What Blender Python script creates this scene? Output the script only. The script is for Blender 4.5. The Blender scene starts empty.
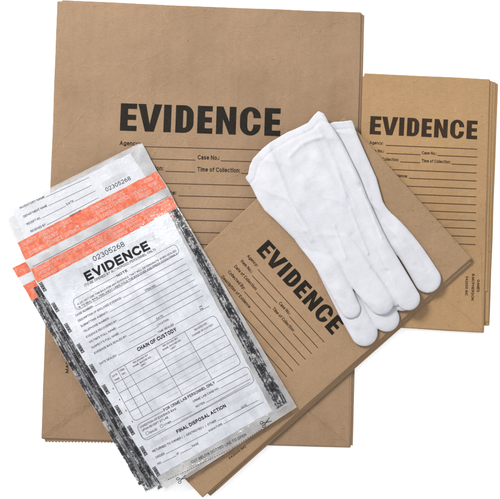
import bpy, bmesh, math, random
import numpy as np
from mathutils import Vector, Matrix, noise

random.seed(7)
sc = bpy.context.scene
COL = sc.collection
H = 1500.0                      # camera height over the table, mm
CX, CY = 250.0, 249.5           # the point of the plan right under the lens

# ------------------------------------------------------------------ plan helpers
# plan coordinates are millimetres seen from above (x right, y towards the viewer);
# W() turns a plan point at height z (mm) into scene metres
def W(x, y, z):
    k = (1.0 - z / H) * 0.001
    return Vector(((x - CX) * k, -(y - CY) * k, z * 0.001))

def lerp(a, b, t):
    return (a[0] + (b[0] - a[0]) * t, a[1] + (b[1] - a[1]) * t)

def sstep(a, b, x):
    t = min(1.0, max(0.0, (x - a) / (b - a)))
    return t * t * (3 - 2 * t)

def nz(x, y, s, seed):
    return noise.noise(Vector((x / s + seed * 13.7, y / s - seed * 7.3, seed * 3.1)))

# ------------------------------------------------------------------ materials
def srgb(r, g, b):
    f = lambda c: (c / 255 / 12.92) if c / 255 <= 0.04045 else ((c / 255 + 0.055) / 1.055) ** 2.4
    return (f(r), f(g), f(b))

class Mat:
    def __init__(self, name):
        self.m = bpy.data.materials.new(name)
        self.m.use_nodes = True
        self.t = self.m.node_tree
        self.t.nodes.clear()
        self.out = self.n('ShaderNodeOutputMaterial')
    def n(self, typ, **kw):
        nd = self.t.nodes.new(typ)
        for k, v in kw.items():
            if hasattr(nd, k) and not isinstance(getattr(type(nd), k, None), type(None)):
                try:
                    setattr(nd, k, v); continue
                except Exception:
                    pass
        return nd
    def l(self, a, b):
        self.t.links.new(a, b)
    def coord(self, scale=(1, 1, 1), loc=(0, 0, 0)):
        tc = self.n('ShaderNodeTexCoord'); mp = self.n('ShaderNodeMapping')
        mp.inputs['Scale'].default_value = scale
        mp.inputs['Location'].default_value = loc
        self.l(tc.outputs['Object'], mp.inputs['Vector'])
        return mp.outputs['Vector']
    def noise(self, vec, scale, detail=3, rough=0.55):
        nd = self.n('ShaderNodeTexNoise')
        nd.inputs['Scale'].default_value = scale
        nd.inputs['Detail'].default_value = detail
        nd.inputs['Roughness'].default_value = rough
        self.l(vec, nd.inputs['Vector'])
        return nd.outputs['Fac']
    def ramp(self, fac, stops):
        nd = self.n('ShaderNodeValToRGB')
        e = nd.color_ramp.elements
        while len(e) > 1: e.remove(e[-1])
        e[0].position = stops[0][0]; e[0].color = (*stops[0][1], 1)
        for p, c in stops[1:]:
            x = e.new(p); x.color = (*c, 1)
        self.l(fac, nd.inputs['Fac'])
        return nd.outputs['Color']
    def mix(self, a, b, fac=1.0, mode='MULTIPLY'):
        nd = self.n('ShaderNodeMixRGB'); nd.blend_type = mode
        for sock, v in ((nd.inputs[1], a), (nd.inputs[2], b)):
            if isinstance(v, tuple): sock.default_value = (*v, 1)
            else: self.l(v, sock)
        if isinstance(fac, (int, float)): nd.inputs[0].default_value = fac
        else: self.l(fac, nd.inputs[0])
        return nd.outputs[0]
    def bump(self, hgt, strength, dist, normal=None):
        nd = self.n('ShaderNodeBump')
        nd.inputs['Strength'].default_value = strength
        nd.inputs['Distance'].default_value = dist
        self.l(hgt, nd.inputs['Height'])
        if normal is not None: self.l(normal, nd.inputs['Normal'])
        return nd.outputs['Normal']
    def bsdf(self, color, rough, normal=None, spec=0.3):
        nd = self.n('ShaderNodeBsdfPrincipled')
        if isinstance(color, tuple): nd.inputs['Base Color'].default_value = (*color, 1)
        else: self.l(color, nd.inputs['Base Color'])
        nd.inputs['Roughness'].default_value = rough
        nd.inputs['Specular IOR Level'].default_value = spec
        if normal is not None: self.l(normal, nd.inputs['Normal'])
        return nd
    def finish(self, shader):
        self.l(shader, self.out.inputs['Surface'])
        return self.m

def g(v): return (v, v, v)
EX = 1 / 1.2                     # base colours are set for the light level below
def sc3(c, k=1.0): return tuple(x * EX * k for x in c)

def kraft(name, rgb, seed):
    M = Mat(name)
    v = M.coord(loc=(seed * 1.3, seed * 0.7, 0))
    big = M.ramp(M.noise(v, 9, 4), [(0.28, (0.86, 0.855, 0.84)), (0.5, g(1)), (0.74, (1.10, 1.095, 1.09))])
    band = M.ramp(M.noise(M.coord((120, 9, 1), (seed, 0, 0)), 1, 5), [(0.3, g(0.97)), (0.7, g(1.03))])
    fib = M.ramp(M.noise(M.coord((420, 1100, 400), (0, seed, 0)), 1, 4, 0.7), [(0.25, g(0.84)), (0.5, g(1)), (0.78, g(1.13))])
    grain = M.ramp(M.noise(v, 1700, 2), [(0.3, g(0.93)), (0.7, g(1.06))])
    fleck = M.ramp(M.noise(v, 330, 2), [(0.70, g(1)), (0.76, (0.72, 0.68, 0.63))])
    pale = M.ramp(M.noise(M.coord((600, 170, 400), (seed * 3, 0, 0)), 1, 1), [(0.73, g(1)), (0.79, g(1.22))])
    stain = M.ramp(M.noise(M.coord((26, 9, 8), (seed * 5, 2, 0)), 1, 3), [(0.60, g(1)), (0.74, (0.93, 0.88, 0.84))])
    c = M.mix(rgb, big)
    for x in (band, fib, grain, fleck, pale, stain): c = M.mix(c, x)
    nb = M.bump(M.noise(v, 15, 3), 0.9, 0.005)
    vo = M.n('ShaderNodeTexVoronoi'); vo.feature = 'DISTANCE_TO_EDGE'; vo.inputs['Scale'].default_value = 11
    M.l(M.mix(v, M.ramp(M.noise(v, 30, 3), [(0, g(-0.05)), (1, g(0.05))]), 1.0, 'ADD'), vo.inputs['Vector'])
    nb = M.bump(M.ramp(vo.outputs['Distance'], [(0.0, g(1)), (0.018, g(0))]), 0.3, 0.0006, nb)   # handling creases
    nb = M.bump(M.noise(M.coord((500, 1400, 500)), 1, 3), 0.3, 0.00012, nb)
    return M.finish(M.bsdf(c, 0.72, nb, 0.25).outputs[0])

def ink(name, rgb, var=0.35, rough=0.6):
    M = Mat(name)
    v = M.coord()
    c = M.mix(rgb, M.ramp(M.noise(v, 900, 3), [(0.3, g(1 - var * 0.5)), (0.7, g(1 + var))]))
    c = M.mix(c, M.ramp(M.noise(v, 60, 3), [(0.3, g(0.85)), (0.7, g(1.2))]))
    return M.finish(M.bsdf(c, rough, None, 0.08).outputs[0])

def crinkle(M, v, s1=0.5, s2=0.6):
    vo = M.n('ShaderNodeTexVoronoi'); vo.feature = 'DISTANCE_TO_EDGE'
    mpn = M.mix(v, M.ramp(M.noise(v, 40, 2), [(0, g(-0.02)), (1, g(0.02))]), 1.0, 'ADD')
    M.l(mpn, vo.inputs['Vector']); vo.inputs['Scale'].default_value = 75
    edge = M.ramp(vo.outputs['Distance'], [(0.0, g(1)), (0.10, g(0))])
    nb = M.bump(M.noise(v, 55, 4, 0.6), s1, 0.0025)
    nb = M.bump(edge, s2 * 0.35, 0.0004, nb)
    return M.bump(M.noise(M.coord((300, 90, 100)), 1, 3), s2 * 0.5, 0.0006, nb)

def film(name, tint, milk, seed=0, cr=(0.5, 0.6), gloss=0.9):
    M = Mat(name)
    v = M.coord(loc=(seed, seed, 0))
    nb = crinkle(M, v, *cr)
    tr = M.n('ShaderNodeBsdfTransparent'); tr.inputs['Color'].default_value = (0.93, 0.935, 0.95, 1)
    df = M.bsdf(tint, 0.3, nb, 0.5)
    mx = M.n('ShaderNodeMixShader')
    f = M.ramp(M.noise(v, 38, 4), [(0.3, g(milk * 0.6)), (0.7, g(min(1, milk * 1.45)))])
    M.l(f, mx.inputs[0]); M.l(tr.outputs[0], mx.inputs[1]); M.l(df.outputs[0], mx.inputs[2])
    gl = M.n('ShaderNodeBsdfGlossy'); gl.inputs['Roughness'].default_value = 0.14
    M.l(nb, gl.inputs['Normal'])
    gl.inputs['Color'].default_value = (gloss, gloss, gloss, 1)
    fr = M.n('ShaderNodeFresnel'); fr.inputs['IOR'].default_value = 1.5
    M.l(nb, fr.inputs['Normal'])
    mx2 = M.n('ShaderNodeMixShader')
    M.l(fr.outputs[0], mx2.inputs[0]); M.l(mx.outputs[0], mx2.inputs[1]); M.l(gl.outputs[0], mx2.inputs[2])
    return M.finish(mx2.outputs[0])

def sheet(name, rgb, seed=0, blot=0.1, cr=(0.35, 0.4), rough=0.28, spec=0.5, fine=0.05):
    """an opaque printed area of a plastic film"""
    M = Mat(name)
    v = M.coord(loc=(seed, seed * 2, 0))
    c = M.mix(rgb, M.ramp(M.noise(v, 42, 4), [(0.3, (1 - blot, 1 - blot * 0.97, 1 - blot * 0.93)), (0.68, g(1 + blot * 0.4))]))
    c = M.mix(c, M.ramp(M.noise(M.coord((90, 26, 1), (seed, 3, 0)), 1, 4, .65), [(0.33, g(1 - blot * 0.9)), (0.52, g(1))]))
    c = M.mix(c, M.ramp(M.noise(v, 700, 2), [(0.3, g(1 - fine)), (0.7, g(1 + fine))]))
    return M.finish(M.bsdf(c, rough, crinkle(M, v, *cr), spec).outputs[0])

def seam_mat(name, seed, dark=0.5):
    """heat-sealed edge: black lettering squeezed into blotches over milky film"""
    M = Mat(name)
    v = M.coord(loc=(seed * 0.37, seed * 0.11, 0))
    def cells(sc_, k):
        vo = M.n('ShaderNodeTexVoronoi'); vo.distance = 'CHEBYCHEV'; vo.inputs['Scale'].default_value = 1
        M.l(M.coord(sc_, (seed * k, seed, 0)), vo.inputs['Vector'])
        sp = M.n('ShaderNodeSeparateColor'); M.l(vo.outputs['Color'], sp.inputs[0]); return sp.outputs[0]
    a = cells((560, 420, 1), 1.7); b = cells((1150, 800, 1), 0.9)
    c = M.ramp(M.noise(v, 55, 2), [(0.25, g(0)), (0.75, g(1))])
    st = M.ramp(M.noise(M.coord((750, 32, 1), (seed, 0, 0)), 1, 3), [(0.28, g(0)), (0.72, g(1))])
    s = M.mix(M.mix(M.mix(a, b, 0.45, 'MIX'), c, 0.30, 'MIX'), st, 0.42, 'MIX')
    col = M.ramp(s, [(dark - 0.05, (0.018, 0.018, 0.022)), (dark + 0.005, (0.045, 0.045, 0.052)), (dark + 0.06, (0.14, 0.14, 0.15)), (dark + 0.16, (0.50, 0.50, 0.51))])
    alpha = M.ramp(s, [(dark - 0.02, g(0.96)), (dark + 0.10, g(0.42))])
    nb = crinkle(M, v, 0.5, 0.6)
    df = M.bsdf(col, 0.22, nb, 0.5)
    tr = M.n('ShaderNodeBsdfTransparent')
    mx = M.n('ShaderNodeMixShader')
    M.l(alpha, mx.inputs[0]); M.l(tr.outputs[0], mx.inputs[1]); M.l(df.outputs[0], mx.inputs[2])
    return M.finish(mx.outputs[0])

def tape_mat():
    M = Mat('tamper_tape_red')
    v = M.coord()
    s = M.mix(M.noise(M.coord((230, 130, 200)), 1, 3), M.noise(v, 420, 2), 0.45, 'MIX')
    col = M.ramp(s, [(0.34, srgb(181, 75, 50)), (0.47, srgb(187, 92, 67)), (0.58, srgb(189, 107, 84)), (0.72, srgb(190, 136, 119))])
    nb = crinkle(M, v, 0.75, 1.0)
    return M.finish(M.bsdf(col, 0.2, nb, 0.5).outputs[0])

def cotton():
    M = Mat('white_cotton')
    v = M.coord()
    wv = M.n('ShaderNodeTexWave'); wv.inputs['Scale'].default_value = 330; wv.inputs['Distortion'].default_value = 1.2
    mp = M.coord((1, 1, 1)); M.l(mp, wv.inputs['Vector'])
    c = M.mix(COTTON, M.ramp(M.noise(v, 30, 3), [(0.3, (0.97, 0.97, 0.985)), (0.7, (1.02, 1.02, 1.01))]))
    nb = M.bump(M.noise(v, 60, 4, 0.6), 0.35, 0.0035)
    nb = M.bump(M.noise(v, 1500, 2), 0.35, 0.0003, nb)
    nb = M.bump(wv.outputs['Fac'], 0.15, 0.0003, nb)
    b = M.bsdf(c, 0.95, nb, 0.1)
    b.inputs['Sheen Weight'].default_value = 0.15
    b.inputs['Subsurface Weight'].default_value = 0.0
    return M.finish(b.outputs[0])

COTTON = sc3((0.55, 0.554, 0.595))
K_LARGE = kraft('kraft_paper_large', sc3((0.276, 0.178, 0.107)), 1)
K_MED = kraft('kraft_paper_medium', sc3((0.300, 0.192, 0.110)), 2)
K_SMALL = kraft('kraft_paper_small', sc3((0.345, 0.212, 0.104)), 3)
INK_BIG = ink('black_print', (0.0105, 0.0085, 0.0065), 0.9)
INK_SMALL = ink('brown_black_print', (0.026, 0.017, 0.011))
INK_LINE = ink('thin_brown_print', (0.038, 0.023, 0.014), 0.5)
FILM = film('clear_film', sc3((0.66, 0.65, 0.66)), 0.42, 0, (0.8, 1.0))
FILM_FOOT = film('clear_film_creased', sc3((0.60, 0.59, 0.585)), 0.50, 6, (1.6, 2.2))
FILM_HEAD = film('clear_film_receipt', sc3((0.55, 0.555, 0.575)), 0.66, 8, (0.6, 0.9))
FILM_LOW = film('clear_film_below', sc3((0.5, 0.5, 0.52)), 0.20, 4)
PANEL = sheet('white_printed_film', sc3((0.54, 0.558, 0.598)), 1, 0.16, (0.45, 0.6), 0.24)
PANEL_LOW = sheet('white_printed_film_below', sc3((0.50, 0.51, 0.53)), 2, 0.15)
LABEL = sheet('receipt_white', sc3((0.545, 0.557, 0.592)), 3, 0.08, (0.5, 0.6))
SEAM = seam_mat('printed_seam', 1, 0.50)
SEAM_LOW = [seam_mat('printed_seam_below', 2 + i, d) for i, d in enumerate((0.45, 0.47, 0.44, 0.46, 0.52, 0.53))]
TAPE = tape_mat()
PALE = ink('pale_pink_print', sc3((0.505, 0.23, 0.19)), 0.6, 0.3)
FORM_INK = ink('blue_black_print', (0.036, 0.037, 0.048), 0.4, 0.35)
FORM_LINE = ink('grey_rule_print', (0.10, 0.103, 0.12), 0.4, 0.35)
GHOST = ink('faint_grey_print', (0.36, 0.37, 0.40), 0.1, 0.35)
BLACK = ink('solid_black_print', (0.010, 0.010, 0.012), 0.3, 0.35)
COTTON_M = cotton()

# ------------------------------------------------------------------ objects
def thing(name, label, cat, loc, rotz=0.0, group=None):
    o = bpy.data.objects.new(name, None)
    o.empty_display_size = 0.02
    o.location = loc; o.rotation_euler = (0, 0, rotz)
    o['label'] = label; o['category'] = cat
    if group: o['group'] = group
    COL.objects.link(o)
    return o

def put(name, verts, faces, mat, parent=None, smooth=False, mats=None, fmat=None):
    me = bpy.data.meshes.new(name)
    if parent is not None:
        inv = (Matrix.Translation(parent.location) @ parent.rotation_euler.to_matrix().to_4x4()).inverted()
        verts = [inv @ Vector(v) for v in verts]
    me.from_pydata([tuple(v) for v in verts], [], faces)
    me.materials.append(mat)
    if smooth:
        me.polygons.foreach_set('use_smooth', [True] * len(me.polygons))
    me.update()
    o = bpy.data.objects.new(name, me)
    COL.objects.link(o)
    if parent is not None: o.parent = parent
    return o

# ------------------------------------------------------------------ flat artwork
class Art:
    """flat print in plan coordinates, laid on a surface z(x, y)"""
    def __init__(self, zf, off=0.12):
        self.zf, self.off = zf, off
        self.v, self.f, self.k = [], [], 0
    def poly(self, pts, faces=None):
        b = len(self.v); self.k += 1
        o = self.off + (self.k % 16) * 0.004
        self.v += [(p[0], p[1], o) for p in pts]
        if faces is None: faces = [list(range(len(pts)))]
        self.f += [[b + i for i in f] for f in faces]
    def line(self, a, b, w):
        d = math.hypot(b[0] - a[0], b[1] - a[1])
        if d < 1e-6: return
        nx, ny = -(b[1] - a[1]) / d * w / 2, (b[0] - a[0]) / d * w / 2
        n = max(1, int(d / 5))
        pts, fs = [], []
        for i in range(n + 1):
            p = lerp(a, b, i / n)
            pts += [(p[0] + nx, p[1] + ny), (p[0] - nx, p[1] - ny)]
        for i in range(n): fs.append([2 * i, 2 * i + 1, 2 * i + 3, 2 * i + 2])
        self.poly(pts, fs)
    def dashes(self, a, b, w, on, gap):
        d = math.hypot(b[0] - a[0], b[1] - a[1]); s = 0
        while s < d:
            self.line(lerp(a, b, s / d), lerp(a, b, min(1, (s + on) / d)), w); s += on + gap
    def path(self, pts, w, closed=False):
        n = len(pts); out = []
        for i in range(n):
            a = pts[(i - 1) % n] if (closed or i > 0) else pts[i]
            c = pts[(i + 1) % n] if (closed or i < n - 1) else pts[i]
            dx, dy = c[0] - a[0], c[1] - a[1]; d = math.hypot(dx, dy) or 1
            nx, ny = -dy / d * w / 2, dx / d * w / 2
            out += [(pts[i][0] + nx, pts[i][1] + ny), (pts[i][0] - nx, pts[i][1] - ny)]
        m = n if closed else n - 1
        self.poly(out, [[2 * i, 2 * i + 1, (2 * (i + 1) + 1) % (2 * n), (2 * (i + 1)) % (2 * n)] for i in range(m)])
    def rbox(self, TL, TR, BR, BL, r, w, gap=None):
        cs = [TL, TR, BR, BL]; pts = []
        for i in range(4):
            p, a, c = cs[i], cs[i - 1], cs[(i + 1) % 4]
            la = math.hypot(a[0] - p[0], a[1] - p[1]); lc = math.hypot(c[0] - p[0], c[1] - p[1])
            A, C = lerp(p, a, min(0.5, r / la)), lerp(p, c, min(0.5, r / lc))
            for k in range(7):
                t = k / 6; q1 = lerp(A, p, t); q2 = lerp(p, C, t); pts.append(lerp(q1, q2, t))
            n = int(lc / 6)
            C2 = lerp(c, p, min(0.5, r / lc))
            for k in range(1, n): pts.append(lerp(C, C2, k / n))
        if gap:
            # the first side is left open between gap[0] and gap[1] for a title
            A, C = lerp(TL, TR, gap[0]), lerp(TL, TR, gap[1])
            u = lambda p: ((p[0] - TL[0]) * (TR[0] - TL[0]) + (p[1] - TL[1]) * (TR[1] - TL[1])) / ((TR[0] - TL[0]) ** 2 + (TR[1] - TL[1]) ** 2)
            n1 = 7 + max(0, int(math.hypot(TR[0] - TL[0], TR[1] - TL[1]) / 6) - 1)
            head = [p for p in pts[:n1] if u(p) < gap[0]] + [A]
            tail = [C] + [p for p in pts[7:n1] if u(p) > gap[1]] + pts[n1:]
            self.path(tail + head, w)
        else: self.path(pts, w, True)
    def text(self, s, a, b, h, bold=0.15):
        """text from plan point a to plan point b, cap height h"""
        vs, fs, w = glyphs(s, bold)
        d = math.hypot(b[0] - a[0], b[1] - a[1])
        ux, uy = (b[0] - a[0]) / d, (b[1] - a[1]) / d
        k = d / w
        self.poly([(a[0] + ux * x * k + uy * y * h, a[1] + uy * x * k - ux * y * h) for x, y in vs], fs)
    def build(self, name, mat, parent, cut=None):
        if not self.f: return None
        bm = bmesh.new()
        vv = [bm.verts.new(p) for p in self.v]
        for f in self.f:
            try: bm.faces.new([vv[i] for i in f])
            except ValueError: pass
        if cut:
            xs = [p[0] for p in self.v]; ys = [p[1] for p in self.v]
            for ax, lo, hi in ((0, min(xs), max(xs)), (1, min(ys), max(ys))):
                q = lo + cut
                while q < hi:
                    co = (q, 0, 0) if ax == 0 else (0, q, 0)
                    no = (1, 0, 0) if ax == 0 else (0, 1, 0)
                    bmesh.ops.bisect_plane(bm, geom=bm.verts[:] + bm.edges[:] + bm.faces[:], plane_co=co, plane_no=no)
                    q += cut
        bmesh.ops.recalc_face_normals(bm, faces=bm.faces[:])
        bm.verts.index_update()
        vs = [W(v.co.x, v.co.y, self.zf(v.co.x, v.co.y) + v.co.z) for v in bm.verts]
        fs = []
        for f in bm.faces:
            ids = [v.index for v in f.verts]
            n = (vs[ids[1]] - vs[ids[0]]).cross(vs[ids[2]] - vs[ids[1]])
            fs.append(ids if f.normal.z < 0 else ids[::-1])   # plan y points down: flip
        bm.free()
        return put(name, vs, fs, mat, parent)

# a plain grotesque alphabet drawn with strokes (cap height 1)
def ac(cx, cy, rx, ry, a0, a1, n=None):
    n = n or max(4, int(abs(a1 - a0) / 24))
    return [(cx + rx * math.cos(math.radians(a0 + (a1 - a0) * i / n)), cy + ry * math.sin(math.radians(a0 + (a1 - a0) * i / n))) for i in range(n + 1)]
_S = ac(.30, .745, .27, .255, 35, 200) + [(.10, .60), (.30, .51), (.50, .43)] + ac(.31, .27, .29, .27, 20, -150)
_s = ac(.22, .53, .19, .18, 30, 190) + [(.22, .37), (.36, .30)] + ac(.22, .19, .21, .19, 10, -150)
AB = {
 'A': [[(0, 0), (.36, 1), (.72, 0)], [(.12, .32), (.60, .32)]],
 'B': [[(0, 0), (0, 1), (.34, 1)] + ac(.34, .765, .24, .235, 80, -90) + [(0, .53)], [(.34, .53)] + ac(.36, .265, .27, .265, 80, -90) + [(0, 0)]],
 'C': [ac(.38, .5, .38, .5, 42, 318)], 'D': [[(0, 0), (0, 1), (.28, 1)] + ac(.28, .5, .40, .5, 80, -90) + [(0, 0)]],
 'E': [[(0, 0), (0, 1)], [(0, 1), (.55, 1)], [(0, .52), (.50, .52)], [(0, 0), (.56, 0)]], 'F': [[(0, 0), (0, 1)], [(0, 1), (.54, 1)], [(0, .5), (.47, .5)]],
 'G': [ac(.39, .5, .39, .5, 42, 340) + [(.77, .30), (.77, .46), (.44, .46)]], 'H': [[(0, 0), (0, 1)], [(.62, 0), (.62, 1)], [(0, .52), (.62, .52)]],
 'I': [[(0, 0), (0, 1)]], 'J': [[(.42, 1), (.42, .22)] + ac(.22, .22, .2, .22, 0, -180)], 'K': [[(0, 0), (0, 1)], [(.58, 1), (0, .38)], [(.2, .58), (.62, 0)]],
 'L': [[(0, 1), (0, 0)], [(0, 0), (.5, 0)]], 'M': [[(0, 0), (0, 1)], [(0, 1), (.38, .05)], [(.38, .05), (.76, 1)], [(.76, 1), (.76, 0)]],
 'N': [[(0, 0), (0, 1)], [(0, 1), (.62, 0)], [(.62, 0), (.62, 1)]], 'O': [ac(.39, .5, .39, .5, 0, 360)], 'P': [[(0, 0), (0, 1), (.34, 1)] + ac(.34, .73, .26, .27, 80, -90) + [(0, .46)]],
 'Q': [ac(.39, .5, .39, .5, 0, 360), [(.5, .2), (.78, -.05)]], 'R': [[(0, 0), (0, 1), (.34, 1)] + ac(.34, .745, .26, .255, 80, -90) + [(0, .49)], [(.36, .49), (.62, 0)]],
 'S': [_S], 'T': [[(.31, 0), (.31, 1)], [(0, 1), (.62, 1)]], 'U': [[(0, 1), (0, .3)] + ac(.31, .3, .31, .3, 180, 360) + [(.62, 1)]], 'V': [[(0, 1), (.33, 0), (.66, 1)]],
 'W': [[(0, 1), (.24, 0)], [(.24, 0), (.48, 1)], [(.48, 1), (.72, 0)], [(.72, 0), (.96, 1)]], 'X': [[(0, 0), (.6, 1)], [(0, 1), (.6, 0)]], 'Y': [[(0, 1), (.32, .45)], [(.64, 1), (.32, .45)], [(.32, .45), (.32, 0)]],
 'Z': [[(0, 1), (.56, 1), (0, 0), (.58, 0)]],
 'a': [ac(.22, .21, .21, .21, 0, 360), [(.46, 0), (.46, .46)] + ac(.25, .48, .21, .24, 0, 150)], 'c': [ac(.26, .36, .25, .36, 48, 312)],
 'd': [ac(.25, .36, .25, .36, 0, 360), [(.5, 0), (.5, 1)]], 'e': [[(.03, .38), (.5, .38)] + ac(.26, .36, .25, .36, 5, 312)],
 'f': [[(.12, 0), (.12, .78)] + ac(.3, .78, .18, .22, 170, 90), [(0, .7), (.3, .7)]], 'g': [ac(.25, .36, .25, .36, 0, 360), [(.5, .72), (.5, -.04)] + ac(.26, -.04, .24, .2, 0, -150)],
 'i': [[(0, 0), (0, .72)], [(0, .93), (0, 1.0)]], 'l': [[(0, 0), (0, 1)]], 'm': [[(0, 0), (0, .72)], ac(.18, .48, .18, .24, 180, 0) + [(.36, 0)], ac(.54, .48, .18, .24, 180, 0) + [(.72, 0)]],
 'n': [[(0, 0), (0, .72)], ac(.22, .48, .22, .24, 180, 0) + [(.44, 0)]], 'o': [ac(.26, .36, .26, .36, 0, 360)], 'p': [ac(.26, .36, .25, .36, 0, 360), [(0, .72), (0, -.25)]],
 'r': [[(0, 0), (0, .72)], ac(.22, .45, .22, .26, 175, 80)], 's': [_s], 't': [[(.12, .95), (.12, .16)] + ac(.26, .16, .14, .16, 190, 280), [(0, .7), (.3, .7)]],
 'v': [[(0, .72), (.23, 0), (.46, .72)]], 'y': [[(0, .72), (.25, .02)], [(.5, .72), (.2, -.22), (.04, -.24)]],
 '0': [ac(.26, .5, .26, .5, 0, 360)], '1': [[(.04, .78), (.24, 1), (.24, 0)]], '2': [ac(.26, .73, .25, .27, 170, -30) + [(.02, 0), (.52, 0)]],
 '3': [ac(.25, .75, .23, .25, 150, -90), ac(.25, .26, .26, .26, 90, -155)], '4': [[(.42, 0), (.42, 1)], [(.42, 1), (0, .3)], [(0, .3), (.56, .3)]], '5': [[(.47, 1), (.09, 1), (.04, .52)] + ac(.25, .32, .26, .32, 135, -155)],
 '6': [ac(.26, .31, .26, .31, 0, 360), ac(.42, .36, .42, .64, 95, 180)], '7': [[(0, 1), (.5, 1), (.18, 0)]], '8': [ac(.26, .745, .23, .255, 0, 360), ac(.26, .25, .26, .25, 0, 360)], '9': [ac(.26, .69, .26, .31, 0, 360), ac(.1, .64, .42, .64, -85, 0)],
 ':': [[(.03, .0), (.03, .12)], [(.03, .58), (.03, .70)]], '.': [[(.03, 0), (.03, .12)]], ',': [[(.05, .1), (0, -.12)]], "'": [[(.03, .75), (.03, 1)]],
 '(': [ac(.45, .4, .42, .68, 130, 230)], ')': [ac(-.2, .4, .42, .68, 50, -50)], ' ': []}
_G = {}
def glyphs(s, t=.15):
    key = (s, t)
    if key in _G: return _G[key]
    V, F, x = [], [], t / 2
    for ch in s:
        st = AB[ch]; ws = [p[0] for q in st for p in q]
        if not st: x += .36; continue
        lo, hi = min(ws), max(ws)
        for q in st:
            runs = [[q[0]]]
            for k in range(1, len(q)):
                runs[-1].append(q[k])
                if k < len(q) - 1:
                    a1 = math.atan2(q[k][1] - q[k - 1][1], q[k][0] - q[k - 1][0]); a2 = math.atan2(q[k + 1][1] - q[k][1], q[k + 1][0] - q[k][0])
                    if abs((a2 - a1 + math.pi) % (2 * math.pi) - math.pi) > .7: runs.append([q[k]])
            for r in runs:
                r = [(p[0] - lo + x, p[1] * (1 - t) + t / 2) for p in r]
                loop = math.hypot(r[0][0] - r[-1][0], r[0][1] - r[-1][1]) < 1e-4
                if not loop:
                    for e, n in ((0, 1), (-1, -2)):
                        d = math.hypot(r[e][0] - r[n][0], r[e][1] - r[n][1]) or 1
                        r[e] = (r[e][0] + (r[e][0] - r[n][0]) / d * t * .42, r[e][1] + (r[e][1] - r[n][1]) / d * t * .42)
                b = len(V); m = len(r)
                for k in range(m):
                    p0 = r[k - 1] if k > 0 else (r[-2] if loop else r[0]); p1 = r[k + 1] if k < m - 1 else (r[1] if loop else r[-1])
                    d = math.hypot(p1[0] - p0[0], p1[1] - p0[1]) or 1
                    nx, ny = -(p1[1] - p0[1]) / d * t / 2, (p1[0] - p0[0]) / d * t / 2
                    V += [(r[k][0] + nx, r[k][1] + ny), (r[k][0] - nx, r[k][1] - ny)]
                F += [[b + 2 * k, b + 2 * k + 1, b + 2 * k + 3, b + 2 * k + 2] for k in range(m - 1)]
        x += hi - lo + t + .13
    w = x - .13 - t / 2
    _G[key] = (V, F, w)
    return _G[key]

# the heavy condensed capitals of the kraft bags, drawn letter by letter (height 1)
def arc(cx, cy, rx, ry, a0, a1, n=10):
    return [(cx + rx * math.cos(math.radians(a0 + (a1 - a0) * i / n)), cy + ry * math.sin(math.radians(a0 + (a1 - a0) * i / n))) for i in range(n + 1)]
def strip(o, i):
    return o + i, [[k, k + 1, len(o) + k + 1, len(o) + k] for k in range(len(o) - 1)]
def L_E(x0, x1, s=0.27):
    h = 0.195; w = x1 - x0
    P = [(x0, 0), (x0 + s, 0), (x1, 0), (x1, h), (x0 + s, h), (x0 + s, .405), (x1 - .05 * w, .405), (x1 - .05 * w, .595), (x0 + s, .595), (x0 + s, 1 - h), (x1 - .01, 1 - h), (x1 - .01, 1), (x0 + s, 1), (x0, 1)]
    return P, [[0, 1, 4, 5, 8, 9, 12, 13], [1, 2, 3, 4], [5, 6, 7, 8], [9, 10, 11, 12]]
def L_I(x0, x1): return [(x0, 0), (x1, 0), (x1, 1), (x0, 1)], [[0, 1, 2, 3]]
def L_V(x0, x1):
    m = (x0 + x1) / 2; s = .285
    P = [(x0, 1), (m - .16, 0), (m + .16, 0), (x1, 1), (x1 - s, 1), (m, .27), (x0 + s, 1)]
    return P, [[0, 1, 5, 6], [1, 2, 5], [2, 3, 4, 5]]
def L_N(x0, x1):
    s = .245
    P = [(x0, 0), (x0 + s, 0), (x0 + s, .55), (x1 - s, 0), (x1, 0), (x1, 1), (x1 - s, 1), (x1 - s, .45), (x0 + s, 1), (x0, 1)]
    return P, [[0, 1, 2, 8, 9], [2, 3, 7, 8], [3, 4, 5, 6, 7]]
def L_D(x0, x1):
    s = .27; r = .34
    o = [(x0 + s, 0), (x1 - r, 0)] + arc(x1 - r, r, r, r, -90, 0, 7)[1:] + arc(x1 - r, 1 - r, r, r, 0, 90, 7) + [(x0 + s, 1)]
    ir = .09; iy = .185; ix = x1 - .255
    i = [(x0 + s, iy), (ix - ir, iy)] + arc(ix - ir, iy + ir, ir, ir, -90, 0, 7)[1:] + arc(ix - ir, 1 - iy - ir, ir, ir, 0, 90, 7) + [(x0 + s, 1 - iy)]
    P, F = strip(o, i)
    b = len(P); P = P + [(x0, 0), (x0 + s, 0), (x0 + s, 1), (x0, 1)]
    return P, F + [[b, b + 1, b + 2, b + 3]]
def L_C(x0, x1):
    w = x1 - x0; r = w / 2; c = (x0 + x1) / 2; ri = r - .265
    q = .37; qi = .215
    o = [(x1, .62)] + arc(c, 1.015 - q, r, q, 0, 180, 14) + arc(c, q - .015, r, q, 180, 360, 14) + [(x1, .39)]
    i = [(x1 - .265, .62)] + arc(c, 1.015 - q, ri, qi, 0, 180, 14) + arc(c, q - .015, ri, qi, 180, 360, 14) + [(x1 - .265, .39)]
    return strip(o, i)
HEAVY = [L_E(0, .60), L_V(.63, 1.50), L_I(1.57, 1.84), L_D(2.0, 2.65), L_E(2.79, 3.34), L_N(3.47, 4.19), L_C(4.33, 5.08), L_E(5.22, 5.80)]
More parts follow.
